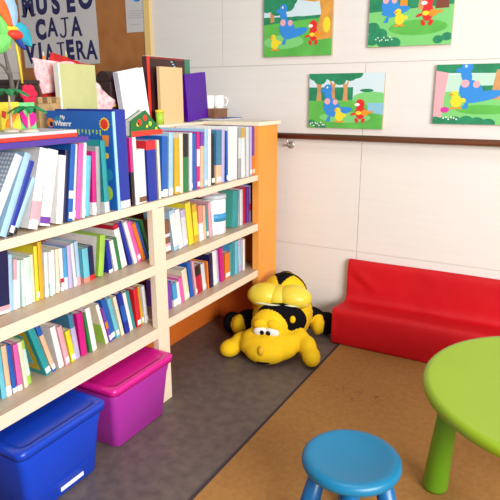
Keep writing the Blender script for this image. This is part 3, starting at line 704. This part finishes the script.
# ---------------------------------------------------------------- red bench
def bench():
    m = mat('bench_red', (.58, .004, .010), .55, noise_amt=.12, scale=3, bump=.12, spec=.3)
    prof = [(2.765, .0), (2.763, .05), (2.764, .12), (2.768, .190), (2.776, .206), (2.795, .210), (2.86, .202), (2.93, .194), (2.965, .192), (2.985, .200), (2.994, .225), (2.996, .28), (2.998, .35), (3.000, .405), (3.006, .423), (3.02, .430), (3.036, .428), (3.041, .415), (3.042, .2), (3.042, 0)]
    pf = []
    for (a, b) in zip(prof, prof[1:]):
        n = max(1, int(math.hypot(b[0]-a[0], b[1]-a[1])/.02))
        for k in range(n): t = k/n; pf.append((a[0]+(b[0]-a[0])*t, a[1]+(b[1]-a[1])*t))
    pf.append(prof[-1])
    x0, x1 = -1.034, .42; N = 90
    mb = MB(); i = mb.slot(m); rows = []
    def crease(x, z, ax, az, bx, bz, w_, amp):
        dx, dz = bx-ax, bz-az; t = max(0, min(1, ((x-ax)*dx+(z-az)*dz)/(dx*dx+dz*dz))); d = math.hypot(x-ax-t*dx, z-az-t*dz)
        return amp*math.exp(-(d/w_)**2)*math.sin(PI*min(1, t+.15))
    for a in range(N+1):
        x = x0+(x1-x0)*a/N; row = []; e = min(1, (x-x0)/.02)
        for y, z in pf:
            dn = .004*noise.noise(Vector((x*5, y*7, z*7)))+.0025*noise.noise(Vector((x*14+3, y*14, z*14)))
            dy = dz = 0
            if 0 < z < .425 and y < 3.03:
                if y > 2.97:
                    dy = -dn-crease(x, z, -1.02, .39, -.80, .235, .014, .012)+crease(x, z, -1.02, .34, -.86, .22, .012, .008)
                elif z < .19: dy = -dn*1.2+crease(x, z, -1.03, .19, -.97, .03, .02, .006)
                else: dz = dn*1.2
            sag = 0 if z < .43 else .004*noise.noise(Vector((x*3, 0, 0)))
            row.append(mb.bm.verts.new((x, min(3.042, y+dy), max(.0052 if z < .001 else .0, z+dz+sag))))
        rows.append(row)
    for A, B in zip(rows, rows[1:]):
        for k in range(len(A)-1): f = mb.bm.faces.new((A[k], A[k+1], B[k+1], B[k])); f.smooth = True
    for R, fl_ in ((rows[0], 1), (rows[-1], 0)): mb.bm.faces.new(R if fl_ else R[::-1])
    for A, B in zip(rows, rows[1:]): mb.bm.faces.new((A[-1], A[0], B[0], B[-1]))
    o = mb.build('bench'); tag(o, 'low red fabric-covered foam bench standing against the pale wall', 'bench')
    md = o.modifiers.new('b', 'BEVEL'); md.width = .008; md.segments = 3; md.limit_method = 'ANGLE'; md.angle_limit = .9
bench()

# ---------------------------------------------------------------- table and stool
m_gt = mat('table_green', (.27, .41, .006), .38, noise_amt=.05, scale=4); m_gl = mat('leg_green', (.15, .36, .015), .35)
t = empty('table', (.10, 1.80, .0045)); tag(t, 'round lime green plastic children\'s table at the right edge', 'table')
R = .43
MB().lathe([(0, .437), (R-.035, .437), (R-.012, .440), (R-.003, .447), (R, .458), (R-.002, .468), (R-.009, .4755), (R-.022, .4765), (R-.034, .4745), (0, .4745)], m_gt, seg=96).build('tabletop', t)
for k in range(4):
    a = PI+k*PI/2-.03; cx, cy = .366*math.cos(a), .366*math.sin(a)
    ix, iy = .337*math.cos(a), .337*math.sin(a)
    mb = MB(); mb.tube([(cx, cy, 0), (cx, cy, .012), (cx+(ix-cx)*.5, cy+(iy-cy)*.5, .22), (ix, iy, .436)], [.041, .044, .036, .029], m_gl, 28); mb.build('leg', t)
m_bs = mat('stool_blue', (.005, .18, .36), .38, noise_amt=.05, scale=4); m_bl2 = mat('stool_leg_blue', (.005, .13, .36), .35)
t = empty('stool', (-.457, 1.440, .0045)); tag(t, 'small round blue plastic children\'s stool with four fat legs', 'stool')
MB().lathe([(0, .245), (.10, .245), (.128, .250), (.146, .262), (.150, .272), (.148, .284), (.140, .292), (.128, .294), (.112, .290), (.06, .283), (0, .281)], m_bs, seg=72).build('seat', t)
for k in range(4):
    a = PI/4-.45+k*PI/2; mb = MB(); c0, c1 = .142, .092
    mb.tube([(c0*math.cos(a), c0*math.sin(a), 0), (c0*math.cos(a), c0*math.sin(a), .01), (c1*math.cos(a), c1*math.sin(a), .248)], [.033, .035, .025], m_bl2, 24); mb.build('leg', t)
# ---------------------------------------------------------------- bee plush
m_by = mat('plush_yellow', (.93, .58, .002), .9, noise_amt=.08, scale=18, bump=.35)
m_bk = mat('plush_black', (.006, .005, .007), .95, bump=.2, scale=40, spec=.08)
m_wing = mat('satin_yellow', (.84, .64, .05), .38, noise_amt=.12, scale=6, bump=.15)
def blob(name, parts, parent, voxel=.007, smooth=8):
    """parts: (centre, radii, rotz, material); fused to one continuous surface"""
    mb = MB()
    for c_, r_, a_, m_ in parts: mb.ball(c_, r_, m_, M=Matrix.Rotation(a_[1], 3, 'Y') @ Matrix.Rotation(a_[0], 3, 'Z') if isinstance(a_, tuple) else Matrix.Rotation(a_, 3, 'Z'))
    tmp = mb.build('tmp')
    rm = tmp.modifiers.new('r', 'REMESH'); rm.mode = 'VOXEL'; rm.voxel_size = voxel
    sm = tmp.modifiers.new('s', 'SMOOTH'); sm.iterations = smooth; sm.factor = .6
    dg = bpy.context.evaluated_depsgraph_get(); dg.update()
    me = bpy.data.meshes.new_from_object(tmp.evaluated_get(dg)); bpy.data.objects.remove(tmp)
    me.materials.clear(); ml = []
    for *_, m_ in parts:
        if m_ not in ml: ml.append(m_); me.materials.append(m_)
    inv = []
    for c_, r_, a_, m_ in parts:
        Rm = (Matrix.Rotation(a_[1], 3, 'Y') @ Matrix.Rotation(a_[0], 3, 'Z') if isinstance(a_, tuple) else Matrix.Rotation(a_, 3, 'Z')).transposed()
        inv.append((Vector(c_), r_ if isinstance(r_, tuple) else (r_,)*3, Rm, ml.index(m_)))
    for p in me.polygons:
        p.use_smooth = True; best = None
        for c_, r_, Rm, k in inv:
            q_ = Rm @ (p.center-c_); d = (Vector((q_[0]/r_[0], q_[1]/r_[1], q_[2]/r_[2])).length-1)*min(r_)
            if best is None or d < best[0]: best = (d, k)
        p.material_index = best[1]
    me.name = name; o = bpy.data.objects.new(name, me); C.objects.link(o); o.parent = parent; return o, me, ml
bee = empty('plush_bee', (-1.222, 2.325, .0), (0, 0, math.radians(14)))
tag(bee, 'big yellow and black bee soft toy lying on its belly between bookcase and bench', 'soft toy')
Yw, Bk = m_by, m_bk
parts = [
 ((.020, .36, .165), (.165, .225, .165), 0, Yw), ((.020, .40, .26), (.130, .15, .125), 0, Yw),        # body
 ((0.0, .095, .078), (.158, .100, .074), 0, Yw), ((-.004, .055, .068), (.115, .080, .066), 0, Yw),     # muzzle
 ((-.085, .12, .098), (.070, .070, .056), 0, Yw), ((.090, .12, .098), (.070, .070, .056), 0, Yw),      # cheeks
 ((-.008, .160, .175), (.102, .080, .080), 0, Yw),                                                     # brow dome
 ((.045, .205, .195), (.138, .070, .090), 0, Bk),                                                      # hood
 ((-.205, .085, .048), (.054, .066, .046), -.35, Yw), ((-.155, .14, .070), (.055, .07, .050), -.5, Yw),# left arm
 ((.228, .085, .052), (.048, .070, .050), .25, Yw), ((.195, .135, .085), (.050, .072, .055), .45, Yw), ((.150, .165, .11), (.050, .06, .055), .5, Yw),
 ((-.225, .320, .080), (.042, .050, .062), 0, Yw), ((-.275, .360, .072), (.058, .055, .068), 0, Bk), ((-.17, .36, .10), (.085, .06, .065), 0, Bk),
 ((.205, .455, .075), (.038, .055, .062), 0, Yw), ((.250, .495, .072), (.060, .055, .068), 0, Bk), ((.16, .49, .10), (.08, .06, .065), 0, Bk),
]
body, me, ml = blob('body', parts, bee)
# fur bands: black V across the back and under it
kY, kB = ml.index(Yw), ml.index(Bk)
for p in me.polygons:
    x, y, z = p.center
    if y > .28 and abs(x) < .19 and z > .13:
        v = y - (x-.02)*.0
        if .40 < y < .435 and z > .16: p.material_index = kB
    if z > .28 and 0.30 < y <= .43 and abs(x-.015) < .060*(y-.30)/.13+.008: p.material_index = kB
MB().ball((.000, .545, .335), (.040, .022, .016), m_bk, seg=20).build('tail_tip', bee)
for s_ in (-1, 1):
    mb = MB(); bm = mb.bm
    mb.ball((.018+s_*.082, .268, .298), (.095, .080, .064), m_wing, M=Matrix.Rotation(s_*.10, 3, 'Y') @ Matrix.Rotation(s_*.0, 3, 'Z'), seg=32)
    mb.build('wing', bee)
MB().ball((.018, .272, .293), (.078, .078, .060), m_wing, seg=24).build('wing_joint', bee)
MB().tube([(.018+.172*math.sin(t_), .268-.086*math.cos(t_), .274) for t_ in [(-1.2+2.4*k/24) for k in range(25)]], .005, mat('wing_piping', (.70, .74, .55), .5), 8).build('piping', bee)
# face
m_eye = mat('eye_white', (.86, .86, .84), .3); m_pup = mat('eye_black', (.004, .004, .005), .15)
E0 = Vector((-.010, .082, .163))
for s_ in (-1, 1):
    e = MB().ball(E0+Vector((s_*.031, .002, 0)), (.038, .017, .024), m_eye, M=Matrix.Rotation(s_*.12, 3, 'Y'), seg=24).build('eye', bee)
    MB().ball(E0+Vector((s_*.017-.002, -.0135, -.001)), (.0125, .005, .0125), m_pup, seg=16).build('pupil', e)
    MB().ball(E0+Vector((s_*.036, .014, .034)), (.036, .022, .028), m_by, M=Matrix.Rotation(s_*.25, 3, 'Y'), seg=24).build('eyelid', bee)
MB().ball((-.012, -.012, .098), (.018, .022, .026), mat('nose_orange', (.78, .44, .010), .8, bump=.3, scale=30), seg=24).build('nose', bee)
MB().tube([(-.052, .010, .038), (-.03, -.009, .033), (-.004, -.015, .032), (.025, -.009, .034), (.048, .010, .040)], [.003, .0055, .0065, .0055, .003], m_bk, 10).build('mouth', bee)
MB().ball((.118, .140, .222), (.015, .012, .020), m_by, seg=20).build('ear', bee)
# ---------------------------------------------------------------- pictures on the wall
m_sky = mat('paint_sky', (.62, .76, .82), .5); m_gr = mat('paint_grass', (.12, .52, .08), .5, noise_amt=.2, scale=9); m_gd = mat('paint_bush', (.02, .27, .12), .5, noise_amt=.25, scale=30)
m_gm = mat('paint_meadow', (.20, .60, .18), .5); m_tr = mat('paint_trunk', (.65, .33, .13), .5, noise_amt=.2, scale=30); m_to = mat('paint_oak', (.78, .36, .06), .5, noise_amt=.2, scale=20)
m_pbl = mat('paint_blue', (.03, .25, .70), .5); m_prd = mat('paint_red', (.72, .02, .02), .5); m_pyl = mat('paint_yellow', (.82, .68, .03), .5); m_por = mat('paint_orange', (.80, .28, .02), .5)
m_ppk = mat('paint_pink', (.80, .40, .45), .5); m_pbr = mat('paint_brown', (.20, .05, .03), .5); m_pw = mat('paint_white', (.85, .85, .80), .5); m_plake = mat('paint_lake', (.25, .52, .68), .5); m_pmg = mat('paint_magenta', (.65, .04, .35), .5)
m_side = mat('canvas_side', (.55, .40, .28), .6)
def picture(x0, x1, z0, z1, label, shapes):
    W_, H_ = x1-x0, z1-z0; th = .018
    o = empty('picture', (x0, WY-.0005, z0)); tag(o, label, 'picture', None)
    MB().box((0, -th, 0), (W_, 0, H_), m_side).build('canvas', o)
    mb = MB(); mb.box((0, -th-.0006, 0), (W_, -th-.0001, H_), m_sky); L = [0]
    def clip(pts):
        for ax, lo in ((0, 0), (0, 1), (1, 0), (1, 1)):
            out = []
            ins = (lambda p: p[ax] >= 0) if lo == 0 else (lambda p: p[ax] <= 1)
            for i in range(len(pts)):
                a, b = pts[i], pts[(i+1) % len(pts)]; ia, ib = ins(a), ins(b)
                if ia: out.append(a)
                if ia != ib:
                    t = (lo-a[ax])/(b[ax]-a[ax]); out.append((a[0]+(b[0]-a[0])*t, a[1]+(b[1]-a[1])*t))
            pts = out
            if len(pts) < 3: return None
        return pts
    def P_(pts, m):
        pts = clip(pts)
        if not pts: return
        L[0] += 1; y = -th-.0006-L[0]*.00006
        mb.prism([(u*W_, y, v*H_) for u, v in pts], (0, -.00005, 0), m)
    def E_(u, v, ru, rv, m, rot=0, n=18):
        ca, sa = math.cos(rot), math.sin(rot)
        P_([(u+ru*math.cos(t)*ca-rv*math.sin(t)*sa, v+ru*math.cos(t)*sa+rv*math.sin(t)*ca) for t in [2*PI*i/n for i in range(n)]], m)
    shapes(P_, E_)
    mb.build('painted_scene', o); return o
def blue_creature(P_, E_, u, v, s=1, tail=1):     # a plain blue long-tailed bird
    E_(u+.02*s, v, .10*s, .15*s, m_pbl, .2); E_(u+tail*.13*s, v-.06*s, .16*s, .06*s, m_pbl, tail*.35); E_(u-.03*s, v+.20*s, .045*s, .10*s, m_pbl, .2)
    E_(u-.03*s, v+.30*s, .05*s, .07*s, m_pbl); E_(u-.09*s, v+.27*s, .035*s, .03*s, m_pbl, .4); E_(u-.035*s, v+.10*s, .035*s, .05*s, m_ppk); E_(u+.06*s, v+.09*s, .03*s, .045*s, m_ppk)
    E_(u-.04*s, v+.32*s, .010*s, .018*s, m_pw); P_([(u-.02*s, v-.14*s), (u+.01*s, v-.13*s), (u, v-.22*s), (u-.05*s, v-.22*s)], m_pbl)
def yellow_chick(P_, E_, u, v, s=1):
    E_(u, v, .055*s, .08*s, m_pyl); E_(u-.02*s, v+.10*s, .035*s, .05*s, m_pyl); E_(u-.05*s, v+.10*s, .02*s, .015*s, m_por)
    E_(u-.03*s, v-.09*s, .03*s, .015*s, m_por); E_(u+.03*s, v-.09*s, .03*s, .015*s, m_por); E_(u+.06*s, v+.02*s, .03*s, .03*s, m_pyl, .6)
def red_bird(P_, E_, u, v, s=1):
    E_(u, v, .055*s, .11*s, m_prd); E_(u-.005*s, v+.13*s, .05*s, .075*s, m_prd); E_(u-.04*s, v+.12*s, .03*s, .025*s, m_pw); E_(u+.05*s, v-.01*s, .04*s, .05*s, m_por)
    E_(u-.02*s, v-.01*s, .035*s, .03*s, m_pyl); E_(u-.04*s, v-.13*s, .02*s, .04*s, m_prd, .3); E_(u+.035*s, v-.13*s, .02*s, .04*s, m_prd, -.3)
    E_(u-.08*s, v-.03*s, .035*s, .018*s, m_prd, .5); E_(u+.10*s, v, .05*s, .02*s, m_por, .3)
def bushes(P_, E_, pts, m, r=.09):
    for u, v in pts: E_(u, v, r, r*1.05, m)
def s1(P_, E_):
    P_([(0, 0), (1, 0), (1, .62), (0, .66)], m_gr); P_([(0, .55), (.55, .60), (1, .63), (1, .67), (.5, .66), (0, .68)], m_gd); E_(.5, .64, .10, .03, m_gd); E_(.3, .25, .3, .12, m_gm)
    P_([(.10, .58), (.16, .60), (.15, .90), (.09, .90)], m_tr); bushes(P_, E_, [(.05, .86), (.15, .92), (.27, .90), (.36, .86), (.2, .80), (.40, .95), (.05, .98)], m_gd, .10)
    P_([(.74, .25), (1, .28), (1, 1), (.80, 1), (.84, .70)], m_to); P_([(.50, 1.0), (.55, .93), (.75, .88), (.9, .92), (1, 1)], m_to); E_(.92, .50, .05, .13, m_pyl); E_(.93, .97, .04, .03, m_pbl)
    blue_creature(P_, E_, .33, .46, 1.15, 1); yellow_chick(P_, E_, .17, .22, 1.1); red_bird(P_, E_, .74, .36, 1.1)
def s2(P_, E_):
    P_([(0, 0), (1, 0), (1, .62), (0, .62)], m_gm); P_([(0, .55), (1, .60), (1, .80), (0, .80)], m_gd); E_(.6, .28, .35, .12, m_gr)
    for u, w_, m in ((.42, .05, m_por), (.66, .07, m_tr), (.87, .08, m_pbr)):
        P_([(u-w_, .55), (u+w_, .55), (u+w_*.5, 1), (u-w_*.5, 1)], m)
    bushes(P_, E_, [(.05, .30), (.15, .20), (.05, .12), (.2, .08), (.32, .05)], m_gd, .09); bushes(P_, E_, [(.85, .08), (.95, .12)], m_gd, .06)
    for k in range(9): E_(.10+.025*k, .12+.03*math.sin(k*2), .008, .012, m_pw)
    blue_creature(P_, E_, .24, .62, 1.1, .6); yellow_chick(P_, E_, .38, .42, 1.1); red_bird(P_, E_, .71, .50, 1.2)
def s3(P_, E_):
    P_([(0, 0), (1, 0), (1, .45), (0, .62)], m_gr); P_([(0, .50), (.60, .52), (.60, .75), (0, .75)], m_gd); E_(.85, .55, .25, .12, m_gm); P_([(.80, .30), (1, .26), (1, .47), (.80, .47)], m_plake); E_(.78, .69, .09, .03, m_gd)
    for u in (.14, .33, .50): P_([(u-.035, .50), (u+.035, .50), (u+.025, .72), (u+.045, .88), (u, .80), (u-.05, .90), (u-.025, .70)], m_tr)
    bushes(P_, E_, [(.08, .96), (.2, .97), (.32, .95), (.44, .94), (.56, .95), (.64, .99), (.15, .89), (.42, .88)], m_gd, .085)
    E_(.5, .2, .35, .10, m_gm); bushes(P_, E_, [(.04, .10), (.12, .05), (.2, .03)], m_gd, .05)
    for k in range(9): E_(.03+.024*k, .07+.03*math.sin(k*2.3), .010, .014, m_pw)
    blue_creature(P_, E_, .30, .38, 1.15, .8); yellow_chick(P_, E_, .43, .22, 1.1); red_bird(P_, E_, .71, .30, 1.15)
def s4(P_, E_):
    P_([(0, 0), (1, 0), (1, .60), (0, .60)], m_gm); P_([(0, .55), (1, .52), (1, .86), (0, .82)], mat('paint_mist', (.50, .72, .60), .5)); P_([(.35, .48), (1, .48), (1, .66), (.35, .64)], m_gd)
    P_([(.0, .86), (1, .84), (1, 1), (0, 1)], m_gd); P_([(.0, 0), (.09, .0), (.115, .55), (.14, .86), (.0, .90)], m_ppk); P_([(.62, .42), (.74, .42), (.72, .75), (.76, .92), (.66, .90), (.64, .70)], m_tr)
    bushes(P_, E_, [(.12, .03), (.25, .05), (.38, .06), (.5, .04), (.62, .02), (.03, .04)], m_gd, .08); E_(.55, .25, .3, .08, m_gr)
    for k in range(6): E_(.12+.03*k, .10+.02*math.sin(k*2.3), .010, .014, m_pw)
    E_(.13, .24, .05, .05, m_pmg); blue_creature(P_, E_, .38, .55, 1.3, 1); yellow_chick(P_, E_, .25, .38, 1.2); red_bird(P_, E_, .88, .36, 1.3)
    P_([(.98, .3), (1, .3), (1, .5), (.98, .5)], m_por)
picture(-1.600, -1.188, 1.552, 1.862, 'picture of a blue bird beside an orange oak tree, nearest the corkboard', s1)
picture(-.988, -.572, 1.582, 1.885, 'picture with three tree trunks behind a red bird, highest on the wall', s2)
picture(-1.312, -.888, 1.166, 1.456, 'picture with a lake at its right side, lowest, just above the handrail', s3)
picture(-.628, -.205, 1.202, 1.487, 'picture with a pink trunk and magenta flower at the right edge', s4)

# ---------------------------------------------------------------- corkboard, poster, sheet
m_cork = mat('cork', (.42, .17, .045), .85, col2=(.36, .13, .03), scale=8, bump=.3); m_fr = mat('board_frame', (.78, .55, .20), .5)
cb = empty('corkboard', (-3.66, WY-.001, 1.30)); tag(cb, 'brown corkboard with a thin yellow wooden frame on the back wall', 'corkboard')
MB().box((.02, -.012, .02), (1.20, 0, .98), m_cork).build('cork', cb)
mb = MB(); mb.box((0, -.02, 0), (.02, 0, 1.0), m_fr); mb.box((1.20, -.02, 0), (1.245, 0, 1.0), m_fr); mb.box((.02, -.02, 0), (1.20, 0, .02), m_fr); mb.box((.02, -.02, .98), (1.20, 0, 1.0), m_fr); mb.build('frame', cb)
m_sh = mat('poster_paper', (.60, .58, .58), .8, noise_amt=.06, scale=4); m_let = mat('poster_ink', (.010, .010, .085), .7)
ps = empty('poster', (-3.245, WY-.0135, 1.555), (0, -.02, 0)); tag(ps, 'hand-lettered white poster in thick navy capitals on the corkboard', 'poster')
MB().box((-.355, -.0012, -.01), (.385, 0, .475), m_sh).build('sheet', ps)
def line(txt, x, z, size, sx, off, wob):
    n = len(txt)
    for k, ch in enumerate(txt):
        if ch == 'J':
            zz = z+wob*math.sin(k*1.9); xx = x+(k-(n-1)/2)*sx; S_ = size
            st_ = MB()
            st_.box((xx-.16*S_, -.0022, zz+S_*.76), (xx+.34*S_, -.0012, zz+S_*.83), m_let)
            path = [(xx+.10*S_, zz+S_*t_) for t_ in (.80, .6, .4, .22)]+[(xx+.05*S_, zz+S_*.06), (xx-.07*S_, zz-.01*S_), (xx-.20*S_, zz+.03*S_), (xx-.27*S_, zz+.15*S_)]
            hw = [.055*S_]*5+[.05*S_, .05*S_, .06*S_]
            L_, R_ = [], []
            for q in range(len(path)):
                a, b = path[max(q-1, 0)], path[min(q+1, len(path)-1)]; d_ = Vector((b[0]-a[0], b[1]-a[1])).normalized()
                L_.append((path[q][0]-d_.y*hw[q], -.0012, path[q][1]+d_.x*hw[q])); R_.append((path[q][0]+d_.y*hw[q], -.0012, path[q][1]-d_.x*hw[q]))
            st_.prism(L_+R_[::-1], (0, -.001, 0), m_let); st_.build('letter', ps)
            continue
        o = text_mesh('letter', ch, size, m_let, ps, (x+(k-(n-1)/2)*sx, -.0018, z+wob*math.sin(k*1.9)), (PI/2, wob*6*math.sin(k*2.3), 0), off*(.45 if ch in 'RA' else 1), .0005)
        o.scale = (.95, 1.15, 1)
        if ch in 'MUVI':
            zz = z+wob*math.sin(k*1.9)+(0 if ch in 'MI' else size*.80); xx = x+(k-(n-1)/2)*sx; wv = size*(.10 if ch == 'I' else .34)
            for q in ((0,) if ch == 'I' else (-1, 1)): MB().box((xx+q*wv-size*.11, -.0022, zz-.004), (xx+q*wv+size*.11, -.0012, zz+.006), m_let).build('serif', ps)
line('MUSEO', .02, .345, .165, .140, .009, .006)
line('CAJA', .02, .185, .150, .115, .009, .008)
line('VIAJERA', .015, .028, .148, .100, .0085, .006)
# serif feet on the letters
sh = empty('notice_sheet', (-2.61, WY-.0135, 1.735)); tag(sh, 'white notice sheet with a blue emblem pinned right of the poster', 'notice')
MB().box((0, -.001, 0), (.17, 0, .25), m_sh).build('sheet', sh)
mb = MB(); disc(mb, (.095, -.0012, .205), (.032, .026), m_pbl, .0004); disc(mb, (.11, -.0018, .205), (.012, .022), m_navy, .0004)
mb.build('emblem', sh)
mb = MB(); mg = mat('print_grey', (.38, .36, .38), .8)
for z, a, b in ((.125, .03, .14), (.110, .02, .15), (.098, .02, .13), (.085, .02, .14), (.045, .03, .12)): mb.box((a, -.0016, z), (b, -.0012, z+.003), mg)
mb.build('print', sh)
